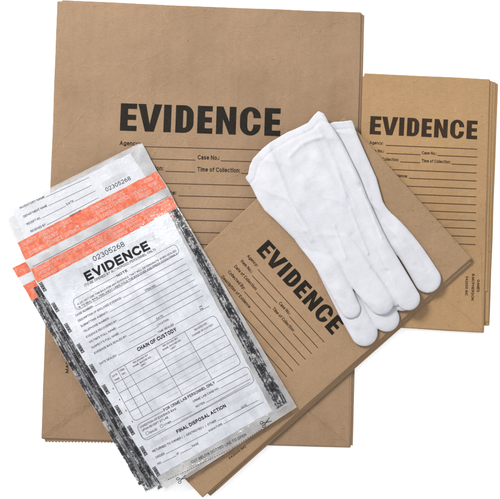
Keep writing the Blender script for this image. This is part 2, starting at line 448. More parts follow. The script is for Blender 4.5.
def heavy(art, TL, TR, BR, BL):
    for P, F in HEAVY:
        q = []
        for x, y in P:
            q.append(lerp(lerp(BL, BR, x / 5.80), lerp(TL, TR, x / 5.80), y))
        art.poly(q, F)

# ------------------------------------------------------------------ paper bags
def quadmap(q, u, v):
    return lerp(lerp(q[0], q[1], u), lerp(q[3], q[2], u), v)

def slab(name, q, zf, th, mat, parent, step=8, jag=0.25, seed=0, zig=None, chamfer=1.6):
    """a thin folded sheet: top at zf, underside th lower; zig='b' / 't' cuts a saw-tooth mouth"""
    w = math.hypot(q[1][0] - q[0][0], q[1][1] - q[0][1]); h = math.hypot(q[3][0] - q[0][0], q[3][1] - q[0][1])
    us = [0, 0.7 / w] + [i / int(w / step) for i in range(1, int(w / step))] + [1 - 0.7 / w, 1]
    if zig: us = [i / int(w / 1.6) for i in range(int(w / 1.6) + 1)]
    vs_ = [0, 0.7 / h] + [i / int(h / step) for i in range(1, int(h / step))] + [1 - 0.7 / h, 1]
    V, F = [], []
    nu, nv = len(us), len(vs_)
    for j, v in enumerate(vs_):
        for i, u in enumerate(us):
            x, y = quadmap(q, u, v)
            ei, ej = i in (0, nu - 1), j in (0, nv - 1)
            if ei: x += jag * nz(x, y, 40, seed) * 1.5; y += 0
            if ej: y += jag * nz(x, y, 40, seed + 1) * 1.5
            if ei and ej:
                cx, cy = quadmap(q, .5, .5); d = math.hypot(cx - x, cy - y)
                x += (cx - x) / d * chamfer; y += (cy - y) / d * chamfer
            if zig and ((zig == 'b' and j == nv - 1) or (zig == 't' and j == 0)):
                s = 1 if i % 2 else -1
                x2, y2 = quadmap(q, u, v + (0.9 / h) * s); x, y = x2, y2
            z = zf(x, y) - (0.18 if (ei or ej) else 0)
            V.append((x, y, z))
    n = len(V)
    V += [(x, y, z - th + (0.1 if False else 0)) for x, y, z in V]
    for j in range(nv - 1):
        for i in range(nu - 1):
            a = j * nu + i
            F.append([a, a + nu, a + nu + 1, a + 1])
            F.append([n + a, n + a + 1, n + a + nu + 1, n + a + nu])
    for i in range(nu - 1):
        a = i; F.append([a, a + 1, n + a + 1, n + a])
        a = (nv - 1) * nu + i; F.append([a + 1, a, n + a, n + a + 1])
    for j in range(nv - 1):
        a = j * nu; F.append([a + nu, a, n + a, n + a + nu])
        a = j * nu + nu - 1; F.append([a, a + nu, n + a + nu, n + a])
    return put(name, [W(*p) for p in V], F, mat, parent)

def inset(q, l=0, r=0, t=0, b=0):
    w = math.hypot(q[1][0] - q[0][0], q[1][1] - q[0][1]); h = math.hypot(q[3][0] - q[0][0], q[3][1] - q[0][1])
    f = lambda u, v: quadmap(q, u, v)
    return [f(l / w, t / h), f(1 - r / w, t / h), f(1 - r / w, 1 - b / h), f(l / w, 1 - b / h)]

def shift(q, dx, dy, rot=0):
    cx = sum(p[0] for p in q) / 4; cy = sum(p[1] for p in q) / 4
    c, s = math.cos(math.radians(rot)), math.sin(math.radians(rot))
    return [(cx + (x - cx) * c - (y - cy) * s + dx, cy + (x - cx) * s + (y - cy) * c + dy) for x, y in q]

def paper_bag(name, label, group, q, z0, mat, seed, T=1.6, wav=0.3, flap=0.0, zig=None, base=None):
    """a flat folded kraft sack resting at height z0: two panels with a gusset between them and a folded bottom flap"""
    cx = sum(p[0] for p in q) / 4; cy = sum(p[1] for p in q) / 4
    ang = -math.atan2(q[1][1] - q[0][1], q[1][0] - q[0][0])
    base = base or (lambda x, y: 0.0)
    o = thing(name, label, 'paper bag', W(cx, cy, z0), ang, group)
    top = lambda x, y: z0 + T + base(x, y) + wav * nz(x, y, 85, seed) + 0.12 * nz(x, y, 28, seed + 5)
    low = lambda x, y: z0 + 0.5 + base(x, y) + wav * 0.2 * nz(x, y, 85, seed)
    mid = lambda x, y: z0 + T * 0.62 + base(x, y) + wav * 0.5 * nz(x, y, 85, seed)
    slab('front_panel', q, top, 0.42, mat, o, seed=seed)
    slab('gusset', inset(q, 0.9, 1.0, 1.2, 0.8), mid, 0.3, mat, o, seed=seed + 2)
    qb = inset(q, -0.3, -0.7, -0.6, -0.3)
    slab('back_panel', qb, low, 0.4, mat, o, seed=seed + 3, zig=zig)
    fz = None
    if flap:
        h = math.hypot(q[3][0] - q[0][0], q[3][1] - q[0][1]); w = math.hypot(q[1][0] - q[0][0], q[1][1] - q[0][1])
        fz = lambda x, y: top(x, y) + 0.42
        f = lambda u, v: quadmap(q, u, v)
        v0 = 1 - flap / h; m = 3.6 / w
        # the base of a sack folds flat as a hexagon: a main sheet and two mitred corner tucks
        d = flap * 0.5
        fq = [f(m, v0), f(1 - m, v0), f(1 - 0.5 / w, 1 - 0.6 / h), f(0.5 / w, 1 - 0.6 / h)]
        fl = slab('bottom_flap', fq, fz, 0.36, mat, o, seed=seed + 4, chamfer=1.0)
        for side in (0, 1):
            e = (lambda a: a) if side == 0 else (lambda a: 1 - a)
            tri = [f(e(1.2 / w), 1 - 3 / h), f(e(d / w), 1 - d * 0.80 / h), f(e((d + 6) / w), 1 - d * 0.80 / h + 1.0 / h), f(e(7 / w), 1 - 2.2 / h)]
            N = 12; V = []; F = []
            for k in range(N + 1):
                t = k / N
                a = lerp(tri[0], tri[1], t); b = lerp(tri[3], tri[2], t)
                V += [W(a[0], a[1], fz(*a) + 0.9 * math.sin(math.pi * min(max(t, .06), .94)) ** .5), W(b[0], b[1], fz(*b) + 0.02)]
                V += [W(a[0], a[1], fz(*a) - 0.1)]
            for k in range(N):
                i = 3 * k
                F += [[i, i + 1, i + 4, i + 3], [i + 2, i, i + 3, i + 5]] if side == 0 else [[i + 1, i, i + 3, i + 4], [i, i + 2, i + 5, i + 3]]
            put('corner_tuck', V, F, mat, o).parent = fl
    return o, top, fz

def evidence_form(o, top, head, TL, TR, BR, BL, rows, th, lw, inkbig, mid=.488):
    A = Art(top); heavy(A, *head); A.build('printed_heading', inkbig, o, cut=7)
    A = Art(top); B = Art(top)
    P = lambda s, r: lerp(lerp(TL, TR, s), lerp(BL, BR, s), r / (rows - 1))
    def lab(s0, s1, r, txt):
        a, b = P(s0, r - 0.06), P(s1, r - 0.06); A.text(txt, a, b, th, .195)
    def rule(s0, s1, r): B.line(P(s0, r), P(s1, r), lw)
    lab(0, .125, 0, 'Agency:'); rule(.15, 1, 0)
    lab(0, .135, 1, 'Item No.:'); rule(.16, .475, 1); lab(mid, mid + .135, 1, 'Case No.:'); rule(mid + .145, 1, 1)
    lab(0, .275, 2, 'Date of Collection:'); rule(.29, .475, 2); lab(mid, mid + .265, 2, 'Time of Collection:'); rule(mid + .275, 1, 2)
    lab(0, .205, 3, 'Collected By:'); rule(.22, 1, 3)
    lab(0, .36, 4, 'Description of Evidence:'); rule(.375, 1, 4)
    for r in range(5, rows): rule(0, 1, r)
    A.build('printed_captions', INK_SMALL, o); B.build('printed_rules', INK_LINE, o)

# --- setting: one white sheet under everything
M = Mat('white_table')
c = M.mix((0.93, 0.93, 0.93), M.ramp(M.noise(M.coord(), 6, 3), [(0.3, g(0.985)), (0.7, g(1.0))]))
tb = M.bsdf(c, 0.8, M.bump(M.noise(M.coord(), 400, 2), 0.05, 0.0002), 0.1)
tb.inputs['Emission Color'].default_value = (1, 1, 1, 1); tb.inputs['Emission Strength'].default_value = 0.30   # glow added to the table to wash out shadows around the stacks
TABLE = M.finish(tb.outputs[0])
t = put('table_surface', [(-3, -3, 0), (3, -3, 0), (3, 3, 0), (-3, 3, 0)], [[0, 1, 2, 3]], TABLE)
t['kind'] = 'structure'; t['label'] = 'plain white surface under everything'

# --- large sacks (two)
QL = [(57.5, 1.5), (361, 13.0), (350, 447.5), (41.5, 438.5)]
ZL = 0.3
paper_bag('paper_bag', 'largest kraft bag lying underneath, only its zigzag bottom edge and dark right edge peeking out', 'large kraft evidence bags',
          [(62, 0.6), (363.6, 15), (352, 445), (45, 441.2)], ZL, K_LARGE, 11, T=1.1, wav=0.1, zig='b')
ZL2 = ZL + 1.35
o, topL, fzL = paper_bag('paper_bag', 'largest kraft bag lying face up with big black EVIDENCE, behind the clear bags', 'large kraft evidence bags', QL, ZL2, K_LARGE, 12, T=1.3, wav=0.4, flap=138)
evidence_form(o, topL, [(121, 103.2), (281, 108.4), (280.2, 136.2), (119.8, 130.6)], (119.5, 146.0), (280, 150.4), (276.6, 294.5), (115.5, 290.5), 13, 4.6, 0.75, INK_BIG)
A = Art(fzL); A.text('MADE IN', (68.5, 373), (69.4, 350), 3.2, .19); A.build('maker_mark', INK_SMALL, o)

# --- small sacks on the right (four)
QS = [(364.5, 74.0), (489.5, 79.6), (483.0, 332.5), (352, 324.8)]
ZS = 0.3
small = [((497.2, 84.0), (488.6, 325.2), 'lowest'), ((495.2, 82.5), (488.0, 322), 'third from the top'), ((492.4, 81.6), (487.0, 291.5), 'second from the top')]
for k, (tr, br, wd) in enumerate(small):
    tl = (362.7 + k * .3, 76.5 + (2 - k) * .5); bl = (355.9, br[1] - 6)
    lb = {'lowest': 'small kraft bag at the bottom of the right stack, sticking out farthest right',
          'third from the top': 'small kraft bag third from the top in the right stack, thin edge showing',
          'second from the top': 'small kraft bag directly under the face-up top one of the right stack, cut short below'}[wd]
    paper_bag('paper_bag', lb, 'small kraft evidence bags', [tl, tr, br, bl], ZS + k * 1.1, K_SMALL, 30 + k, T=0.95, wav=0.15)
ZS3 = ZS + 3 * 1.1 + 0.1
o, topS, fzS = paper_bag('paper_bag', 'small kraft bag face up on top of the right stack, printed EVIDENCE', 'small kraft evidence bags', QS, ZS3, K_SMALL, 34, T=1.3, wav=0.3, flap=84)
evidence_form(o, topS, [(370.6, 116.0), (477.8, 120.9), (477.0, 139.4), (369.6, 134.2)], (369.5, 144.6), (477.2, 149.2), (475.4, 244.6), (366, 240.5), 13, 3.2, 0.75, INK_SMALL)
A = Art(fzS)
A.text('GAMES', (477.2, 279.5), (476.8, 292.0), 2.6, .19); A.text('B.MCPHERSON', (472.0, 273.8), (471.2, 300.2), 2.6, .19); A.text('042000 INC', (465.6, 276.2), (465.0, 295.6), 2.6, .19)
A.build('maker_mark', INK_SMALL, o)

# --- tilted stack of medium sacks (five)
QM = [(344, 117), (471, 258.3), (202.5, 497), (79, 366)]
ZM = 5.4
med = [(8.2, 6.2, 0.25, 'lowest'), (6.0, 4.8, -0.25, 'fourth'), (4.0, 2.6, 0.35, 'third'), (2.0, 1.6, -0.1, 'second')]
mlabel = {'lowest': 'medium kraft bag at the bottom of the tilted stack, edge farthest to the lower right',
          'fourth': 'medium kraft bag second from the bottom in the tilted stack, brown edge showing',
          'third': 'medium kraft bag third from the top, middle of the tilted stack under the gloves',
          'second': 'medium kraft bag just beneath the top one of the tilted stack under the gloves'}
# each lower sack slides out along the side the camera sees and is a touch shorter at the foot
for k, (dx, dy, r, wd) in enumerate(med):
    q = shift(QM, dx * 0.38, dy * 0.52, r)
    q = inset(q, 6, 0, 1.5 + k * .5, 7 + 4 * ((k * 2) % 3))
    paper_bag('paper_bag', mlabel[wd], 'medium kraft evidence bags', q, ZM + k * 1.2, K_MED, 50 + k, T=1.05, wav=0.12)
ZM4 = ZM + 4 * 1.2 + 0.05
o, topM, _ = paper_bag('paper_bag', 'medium kraft bag printed EVIDENCE on top of the tilted stack, white gloves lying on it', 'medium kraft evidence bags', QM, ZM4, K_MED, 57, T=1.4, wav=0.35)
evidence_form(o, topM, [(268.4, 239.4), (345.2, 322.8), (332.0, 335.2), (256.2, 250.8)], (246.2, 256.6), (324.2, 342.2), (249, 411.6), (169.4, 319.5), 13, 3.3, 0.7, INK_BIG)
A = Art(topM); A.text('042000 INC', (229.5, 459.5), (246.5, 446.8), 2.2, .19); A.build('maker_mark', INK_SMALL, o)
ZTOP_M = ZM4 + 1.4

# ------------------------------------------------------------------ clear plastic bags
AX = (0.859, -0.512); DN = (0.512, 0.859)
def drape(x, y):
    ax, ay = 344.0, 117.0; bx, by = 79.0, 366.0
    d = ((x - ax) * (by - ay) - (y - ay) * (bx - ax)); d /= math.hypot(bx - ax, by - ay)
    d = -d if False else d
    # positive towards the inside of the tilted stack
    inside = d if ((250 - ax) * (by - ay) - (400 - ay) * (bx - ax)) > 0 else -d
    return 4.0 + (ZTOP_M + 0.7 - 4.0) * sstep(-75, -1, inside)

class Fan:
    """edges of one plastic bag: left and right border points from top to bottom"""
    def __init__(self, left, right, vs):
        self.l, self.r, self.vs = left, right, vs
    def p(self, u, v):
        vs = self.vs
        i = 0
        while i < len(vs) - 2 and v > vs[i + 1]: i += 1
        t = (v - vs[i]) / (vs[i + 1] - vs[i])
        return lerp(lerp(self.l[i], self.l[i + 1], t), lerp(self.r[i], self.r[i + 1], t), u)

def patch(name, fan, u0, u1, v0, v1, zf, off, mat, parent, step=3.0, rag=0.0, seed=0, smooth=True):
    a, b, c = fan.p(u0, v0), fan.p(u1, v0), fan.p(u0, v1)
    nu = max(1, int(math.hypot(b[0] - a[0], b[1] - a[1]) / step)); nv = max(1, int(math.hypot(c[0] - a[0], c[1] - a[1]) / step))
    V, F = [], []
    for j in range(nv + 1):
        for i in range(nu + 1):
            x, y = fan.p(u0 + (u1 - u0) * i / nu, v0 + (v1 - v0) * j / nv)
            if rag and (i in (0, nu) or j in (0, nv)):
                x += rag * nz(x, y, 6, seed); y += rag * nz(x, y, 6, seed + 9)
            V.append(W(x, y, zf(x, y) + off))
    for j in range(nv):
        for i in range(nu):
            q = j * (nu + 1) + i
            F.append([q, q + nu + 1, q + nu + 2, q + 1])
    return put(name, V, F, mat, parent, smooth)

def seam_marks(art, fan, u, off_u, v0, v1, w, n, black=True):
    """black lettering running along a sealed edge"""
    for k in range(n):
        va = v0 + (v1 - v0) * k / n; vb = va + (v1 - v0) / n * 0.42
        TL, BL = fan.p(u + off_u, va), fan.p(u, va); TR, BR = fan.p(u + off_u, vb), fan.p(u, vb)
        heavy(art, TL, TR, BR, BL)

L0, L1 = (35.0, 280.0), (165.5, 492.0)
R0, R1 = (176.0, 204.0), (297.0, 407.0)
def off(p, a, d): return (p[0] + AX[0] * a + DN[0] * d, p[1] + AX[1] * a + DN[1] * d)
GP = 'clear plastic evidence bags'
def crumple(seed, amp):
    return lambda x, y: amp * (0.55 * nz(x, y, 42, seed) + 0.30 * nz(x, y, 17, seed + 2))

# under-lying bags, lowest first: (left slide at top, at foot, right slide at top, at foot, foot shortened, label, tape end?)
under = [
    (12.0, 17.5, -3.0, -7.0, 9.5, 'clear plastic evidence bag at the very bottom of the plastic stack', 0),
    (10.5, 18.6, -4.0, -4.0, 18.2, 'clear plastic evidence bag second from the bottom of the plastic stack', 0),
    (8.6, 14.0, -1.5, -5.0, 9.0, 'clear plastic evidence bag third from the bottom of the plastic stack', 0),
    (13.6, 20.0, -5.0, -8.0, 18.0, 'clear plastic evidence bag whose orange and white tape end sticks out at the left', 1),
    (6.0, 11.5, -2.5, -2.0, 9, 'clear plastic evidence bag third from the top of the plastic stack, black edges showing', 0),
    (3.0, 6.0, -1.0, -4.0, 4.5, 'clear plastic evidence bag directly beneath the topmost printed one', 0),
]
STEP = 0.6
for k, (a, a2, b, b2, cc, lb, stub) in enumerate(under):
    TL = off(L0, -a, -22 if stub else 2 + k); TR = off(R0, b, 12 if not stub else -14)
    BL = off(L1, -a2, -cc); BR = off(R1, b2, -cc + 2)
    fan = Fan([TL, BL], [TR, BR], [0, 1])
    cr = crumple(60 + k, 0.55)
    zf = (lambda x, y, k=k, cr=cr: drape(x, y) + k * STEP + cr(x, y))
    c = fan.p(.5, .5)
    o = thing('plastic_bag', lb, 'plastic bag', W(c[0], c[1], drape(*c) + k * STEP), math.radians(30.5), GP)
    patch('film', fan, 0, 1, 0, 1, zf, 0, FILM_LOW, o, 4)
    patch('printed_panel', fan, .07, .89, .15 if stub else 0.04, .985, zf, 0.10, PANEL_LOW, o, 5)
    sm = SEAM_LOW[k]
    v0 = 0.145 if stub else 0
    for u0, u1 in ((0.004, .040 + .006 * (k % 3)), (.936 - .012 * (k % 3), .990 - .01 * (k % 2))):
        patch('side_seam', fan, u0, u1, v0, .995, zf, 0.16, sm, o, 2.5, 0.5, k)
    S = Art(zf, 0.26); seam_marks(S, fan, .004, .020, v0 + .02 * (k % 4), .985, 3.5, 9 + k % 2)
    S.build('seam_lettering', BLACK, o)
    if stub:
        patch('tamper_tape', fan, 0.002, .998, 0.0, .045, zf, .20, TAPE, o, 3)
        patch('release_liner', fan, 0.002, .998, .047, .080, zf, .18, LABEL, o, 3)
        patch('tamper_tape', fan, 0.002, .998, .082, .150, zf, .20, TAPE, o, 3, .6)

# topmost bag
k = len(under)
fan = Fan([(2, 212), (17, 243), (24, 259.5), (30, 268.5), (35, 280), (165.5, 492)],
          [(141.5, 142), (157, 171), (167, 186), (171.5, 195), (176, 204), (297, 407)],
          [0, .095, .145, .175, .21, 1])
cr = crumple(90, 0.6)
fold = lambda x, y: 0.5 * sstep(462, 480, y + 0.57 * (x - 166) ) * nz(x, y, 7, 95)
ztop = lambda x, y: drape(x, y) + k * STEP + 0.6 + cr(x, y) + 0.8 * fold(x, y)
c = fan.p(.5, .5)
TOP = thing('plastic_bag', 'topmost clear plastic evidence bag with white form, red tamper tape and receipt 02305268', 'plastic bag', W(c[0], c[1], ztop(*c)), math.radians(29), GP)
# film with rounded upper corners
def film_top():
    nu, nv = 54, 104; V, F = [], []
    for j in range(nv + 1):
        for i in range(nu + 1):
            u, v = i / nu, j / nv
            x, y = fan.p(u, v)
            V.append(W(x, y, ztop(x, y)))
    for j in range(nv):
        for i in range(nu):
            if j == 0 and i in (0, nu - 1): continue
            q = j * (nu + 1) + i
            F.append([q, q + nu + 1, q + nu + 2, q + 1])
    return put('film', V, F, FILM, TOP, True)
film_top()

def polypatch(name, corners, zf, off_, mat, step=3.0, rag=0.7):
    fq = Fan([corners[0], corners[3]], [corners[1], corners[2]], [0, 1])
    return patch(name, fq, 0, 1, 0, 1, zf, off_, mat, TOP, step, rag, 4)
# doubled, milkier film of the tear-off receipt and flap
patch('receipt_film', fan, 0.0, 1.0, 0.004, .215, ztop, .05, FILM_HEAD, TOP, 3, .3, 6)
# printed white panel of the body, white receipt label, clear header between
polypatch('printed_panel', [(35.6, 281.0), (168, 212), (272, 411), (156.0, 477.5)], ztop, .10, PANEL)
polypatch('receipt_label', [(13.5, 211.5), (130.5, 153), (146, 178), (25.5, 240)], ztop, .10, LABEL)
# two bands of tamper tape with pale lettering
def band(v0, v1):
    tp = patch('tamper_tape', fan, .004, .996, v0, v1, ztop, .18, TAPE, TOP, 2.5, 0.5, int(v0 * 100))
    P = Art(ztop, .27)
    for r in range(3):
        va = v0 + (v1 - v0) * (.10 + .29 * r); vb = va + (v1 - v0) * .22
        u = .02 + .013 * r
        while u < .93:
            if random.random() > .10:
                for G_, F_ in HEAVY:
                    q = []
                    for x, y in G_:
                        q.append(lerp(fan.p(u + .105 * x / 5.8, vb), fan.p(u + .105 * x / 5.8, va), y))
                    if max(p[0] for p in q) < fan.p(.985, va)[0]: P.poly(q, F_)
            u += .125
    P.build('tape_lettering', PALE, TOP).parent = tp          # part of the tape
band(.095, .148); band(.178, .222)
A = Art(ztop, .22); A.line(fan.p(.02, .174), fan.p(.98, .174), .5); A.build('tear_line', FORM_LINE, TOP)
# sealed sides
polypatch('side_seam', [(171, 211.5), (177.4, 208), (287, 402), (276.5, 409.5)], ztop, .12, SEAM, 2.5)
S = Art(ztop, .24)
seam_marks(S, fan, .007, .023, .225, .99, 4, 10)
SF = Fan([(172, 211), (279.5, 406.8)], [(176.5, 208.4), (285.5, 402.4)], [0, 1]); seam_marks(S, SF, .1, .65, .0, .99, 4, 10)
S.build('seam_lettering', BLACK, TOP)

polypatch('tear_off_strip', [(156.4, 478), (272, 411.5), (291, 402.6), (166.5, 488.5)], ztop, .15, FILM_FOOT, 2.0)
# --- print
INK = Art(ztop, .22); RUL = Art(ztop, .21); GHO = Art(ztop, .17); BLK = Art(ztop, .26)
def dirn(a, b):
    d = math.hypot(b[0] - a[0], b[1] - a[1]); return ((b[0] - a[0]) / d, (b[1] - a[1]) / d)
def along(a, b, L):
    d = dirn(a, b); return (a[0] + d[0] * L, a[1] + d[1] * L)
def T(s, a, b, h, bold=.165): INK.text(s, a, b, h, bold)
def R(a, b, w=.42): RUL.line(a, b, w)
# receipt
for i, (s, a, e1, r0, r1) in enumerate([('INVENTORY NAME', (20.3, 209), (45, 197.6), (46, 197), (89, 177.4)), ('DEPARTMENT NAME', (23.8, 217.8), (47.5, 206.4), (48.5, 205.8), (91.6, 185.2)),
                       ('RECEIPT NO.', (27.2, 225.3), (41, 218.6), (42, 218), (66, 206)), ('RECEIVED BY', (31, 232.6), (46, 225.4), (47, 225), (98.6, 197.6))]):
    T(s, a, e1, 2.2); R(r0, r1)
T('DATE', (66.8, 205.4), (74, 201.8), 2.2); R((75, 201.2), (95.4, 190.8))
T('SIGNATURE', (70, 217.2), (81.5, 211.2), 1.8)
INK.text('02305268', (106.5, 191.8), (131.2, 179.6), 4.1, .13)
def barcode(TL, TR, BR, BL, n, seed):
    rr = random.Random(seed); x = 0
    while x < 1:
        w = rr.choice((.008, .014, .022)) ; x2 = min(1, x + w)
        GHO.poly([lerp(TL, TR, x), lerp(TL, TR, x2), lerp(BL, BR, x2), lerp(BL, BR, x)]); x = x2 + rr.choice((.006, .010, .016))
barcode((101, 183), (124.5, 170.8), (127, 175.5), (103.5, 188), 30, 1)
# heading of the form
barcode((78, 268.5), (92, 262), (95.5, 271), (82, 277.5), 12, 2)
barcode((127, 245.5), (153, 231.5), (156, 239), (130.5, 252.0), 26, 3)
INK.text('02305268', (94.2, 261.6), (125.2, 245.8), 5.2, .12)
BLK.text('EVIDENCE', (87.4, 281.6), (150.8, 248.8), 9.6, .235)
T('(TO BE OPENED BY AUTHORIZED PERSONNEL ONLY)', (84.8, 286.8), (156.0, 250.2), 2.5)
RUL.rbox((72.2, 300), (175.4, 243.6), (180.0, 252.8), (76.8, 310.8), 4.5, .45, (.43, .57))
T('NOTE', (117.4, 277.0), (127.8, 271.2), 2.5, .2)
T('A: DO NOT USE THIS BAG FOR ANY EVIDENCE THAT WILL DETERIORATE WHEN SEALED', (77.6, 305.2), (176.4, 251.2), 1.8)
T('B: TO SEAL BAG, PEEL AWAY LINER, FOLD THE BAG OVER AND PRESS DOWN FIRMLY', (79.2, 308.2), (177.6, 254.2), 1.8)
labs = ['CASE NUMBER:', 'DESCRIPTION OF ENCLOSED EVIDENCE:', 'SUBMITTING AGENCY:', 'TELEPHONE NUMBER:', 'EVIDENCE RECOVERED BY:', "VICTIM'S FULL NAME:", "SUSPECT'S FULL NAME:", 'EVIDENCE BAG SEALED BY:', None, 'DATE SEALED:']
lens = [20, 49, 31, 29, 35, 31, 31, 37, 0, 19]
for i in range(10):
    a = (76 + 2.68 * i, 316.6 + 5.37 * i); b = (183 + 2.9 * i, 258.2 + 5.33 * i)
    if labs[i]:
        T(labs[i], a, along(a, b, lens[i]), 2.1)
        if i == 9: R(along(a, b, 20.5), lerp(a, b, .52)); R(lerp(a, b, .69), b)
        else: R(along(a, b, lens[i] + 1.5), b)
    else:
        R(along(a, b, 36), along(b, a, 54), .35)
mid = lambda i, t: lerp((76 + 2.68 * i, 316.6 + 5.37 * i), (183 + 2.9 * i, 258.2 + 5.33 * i), t)
for i, t0, t1, s in ((2, .60, .70, 'ITEM NO.'), (7, .575, .635, 'DATE'), (8, .555, .66, 'LOCATION'), (9, .535, .68, 'TIME SEALED')):
    e = 0.7 if i < 9 else 0
    q, r = mid(i, t0), mid(i, t1); T(s, (q[0] - e * .47, q[1] - e * .88), (r[0] - e * .47, r[1] - e * .88), 2.0)
T('AM', (199.4, 308.0), (202.2, 306.4), 1.6); T('PM', (200.6, 310.4), (203.4, 308.8), 1.6)
BLK.text('CHAIN OF CUSTODY', (138.2, 351.6), (177, 330.8), 4.0, .22)
# custody table
TLt, TRt, BRt, BLt = (108.4, 374), (214.5, 314.8), (241.6, 363.4), (134.5, 421.6)
RUL.rbox(TLt, TRt, BRt, BLt, 4.5, .5)
hz = [((114.2, 384), (220.2, 325.6)), ((119.5, 393), (226, 334.6)), ((124.6, 402.4), (231, 344)), ((129.6, 412), (236.4, 353.6))]
for a, b in hz: R(a, b, .45)
for a, b in (((117, 369.0), (143, 416.6)), ((124.4, 365.0), (152.6, 411.6)), ((155.6, 347.6), (182.4, 395.4)), ((184.4, 331.6), (212.2, 379.2))): R(a, b, .45)
rows = hz + [(BLt, BRt)]
for i in range(4):
    a = lerp(rows[i][0], rows[i + 1][0], .52); b = lerp(rows[i][1], rows[i + 1][1], .52)
    RUL.dashes(lerp(a, b, .33), lerp(a, b, .43), .4, .7, 1.0); RUL.dashes(lerp(a, b, .47), lerp(a, b, .70), .4, .7, 1.0)
    RUL.dashes(lerp(a, b, .75), lerp(a, b, .96), .35, .7, 1.4)
    RUL.dashes(lerp(a, b, .05), lerp(a, b, .22), .3, .6, 2.0)
def cap(s, c, w, h=1.7):
    d = dirn(TLt, TRt); T(s, (c[0] - d[0] * w / 2, c[1] - d[1] * w / 2), (c[0] + d[0] * w / 2, c[1] + d[1] * w / 2), h)
cap('DATE', (115.2, 376.0), 5.5); cap('TIME', (117.4, 380.0), 5.5)
cap('ITEM', (122.4, 370.6), 5); cap('NO.', (124.2, 374.2), 4)
cap('RELEASED BY', (140.9, 359.6), 17); cap('NAME, BADGE NO.', (142.5, 362.4), 21); cap('UNIT', (144.0, 365.1), 6)
cap('RECEIVED BY', (170.7, 342.8), 17); cap('NAME, BADGE NO.', (172.3, 345.6), 21); cap('UNIT', (173.8, 348.3), 6)
cap('REASON FOR', (201.0, 327.4), 14); cap('CHANGE OF CUSTODY', (203.2, 330.8), 24)
# crime lab box
T('FOR CRIME LAB PERSONNEL ONLY', (164.4, 411.6), (215.4, 383.6), 3.0, .2)
RUL.rbox((136.2, 425.6), (247.4, 365.6), (255, 381.6), (144.6, 441.4), 5, .5, (.245, .725))
RUL.path([(139.5, 432.5), (142, 437.6), (145.4, 438.6), (200, 410.8), (250.0, 382.2)], .4)
T('CONDITION OF EVIDENCE BAG', (140.4, 428.4), (176.4, 409.6), 2.1); T('UPON RECEIPT AT LAB', (142.6, 431.6), (168.5, 418), 2.1)
RUL.rbox((145.4, 432.6), (148.0, 431.2), (149.2, 433.6), (146.6, 435), .5, .4); T('SEALED', (150, 433.6), (157.5, 429.7), 2)
RUL.rbox((159.6, 425.6), (162.2, 424.2), (163.4, 426.6), (160.8, 428), 1.2, .4); T('OTHER', (164.4, 426.2), (171.5, 422.4), 2)
R((172, 422), (192, 411.6), .35)
T('CRIME LAB CASE NO.', (193.4, 402.6), (219.4, 388.8), 2.1); R((220.4, 388.2), (248.2, 373.6))
T('NOTES', (196.2, 407.8), (205, 403.2), 2.1); R((206, 402.6), (250.6, 378.8))
BLK.text('FINAL DISPOSAL ACTION', (177.4, 433.6), (226.4, 407), 3.6, .22)
barcode((149, 444.4), (175, 430.8), (177, 434.6), (151, 448.4), 30, 5); barcode((228, 402.6), (256.5, 386.8), (258.4, 390.4), (230, 406.2), 30, 6)
T('RETURNED TO OWNER (  )  DESTROYED (  )  OTHER', (153, 452.6), (216.5, 421.6), 2.2); R((217.5, 421.0), (258, 400.4))
T('ORDER', (156, 458.8), (165, 454.4), 2.2); R((166, 454), (208, 432.6)); T('SIGNATURE', (209, 432), (222.6, 424.6), 2.0); R((223.6, 424), (263.4, 402))
T('DATE', (241.6, 408.6), (247, 405.6), 1.9)
T('NO.', (158, 465), (162, 462.9), 2.2); R((163, 462.4), (176, 455.9)); T('OF', (177, 455.3), (179.4, 454.1), 2.2); R((180.4, 453.6), (191.5, 448)); T('PAGE', (192.5, 447.4), (198.8, 444.2), 2.2)
T('CUT BELOW DOTTED LINE TO OPEN', (192, 463.6), (246.5, 435.6), 2.7)
for a, b in (((168, 479.6), (190, 469.4)), ((191, 468.8), (231, 448.8)), ((232, 448.2), (262, 429))): INK.dashes(a, b, .5, 1.5, 1.1)
def scissors(c, ang, s):
    r = math.radians(ang); ux, uy = math.cos(r), -math.sin(r); vx, vy = -uy, ux
    P = lambda x, y: (c[0] + (ux * x + vx * y) * s, c[1] + (uy * x + vy * y) * s)
    for sg in (1, -1):
        INK.path([P(-5.2 + 1.9 * math.cos(t * math.pi / 6), sg * 2.5 + 1.5 * math.sin(t * math.pi / 6)) for t in range(12)], .75 * s, True)
        INK.poly([P(-3.8, sg * 1.7), P(6, -sg * 2.1), P(5.4, -sg * 2.6), P(-.3, -sg * .7), P(-4.2, sg * 1.1)], [[0, 1, 2, 3, 4]])
scissors((182.5, 478.6), 27, .8); scissors((266.5, 422.0), 34, .85)
for i in range(4): INK.line((112.8 + 6.4 * i, 388 + 11 * i), (113.5 + 6.4 * i, 389.2 + 11 * i), .8)
GHO.build('faint_print', GHOST, TOP, cut=4); RUL.build('printed_rules', FORM_LINE, TOP); INK.build('printed_captions', FORM_INK, TOP); BLK.build('printed_heading', BLACK, TOP, cut=5)

# ------------------------------------------------------------------ cotton gloves
def seg_dist(X, Y, pts):
    """distance to a polyline whose vertices carry radii -> (distance / radius) field and radius field"""
    best = None
    for (x0, y0, r0), (x1, y1, r1) in zip(pts[:-1], pts[1:]):
        dx, dy = x1 - x0, y1 - y0
        t = np.clip(((X - x0) * dx + (Y - y0) * dy) / (dx * dx + dy * dy), 0, 1)
        d = np.hypot(X - x0 - t * dx, Y - y0 - t * dy); r = r0 + (r1 - r0) * t
        q = d / r
        if best is None: best, R_ = q, r
        else:
            m = q < best; best = np.where(m, q, best); R_ = np.where(m, r, R_)
    return best, R_

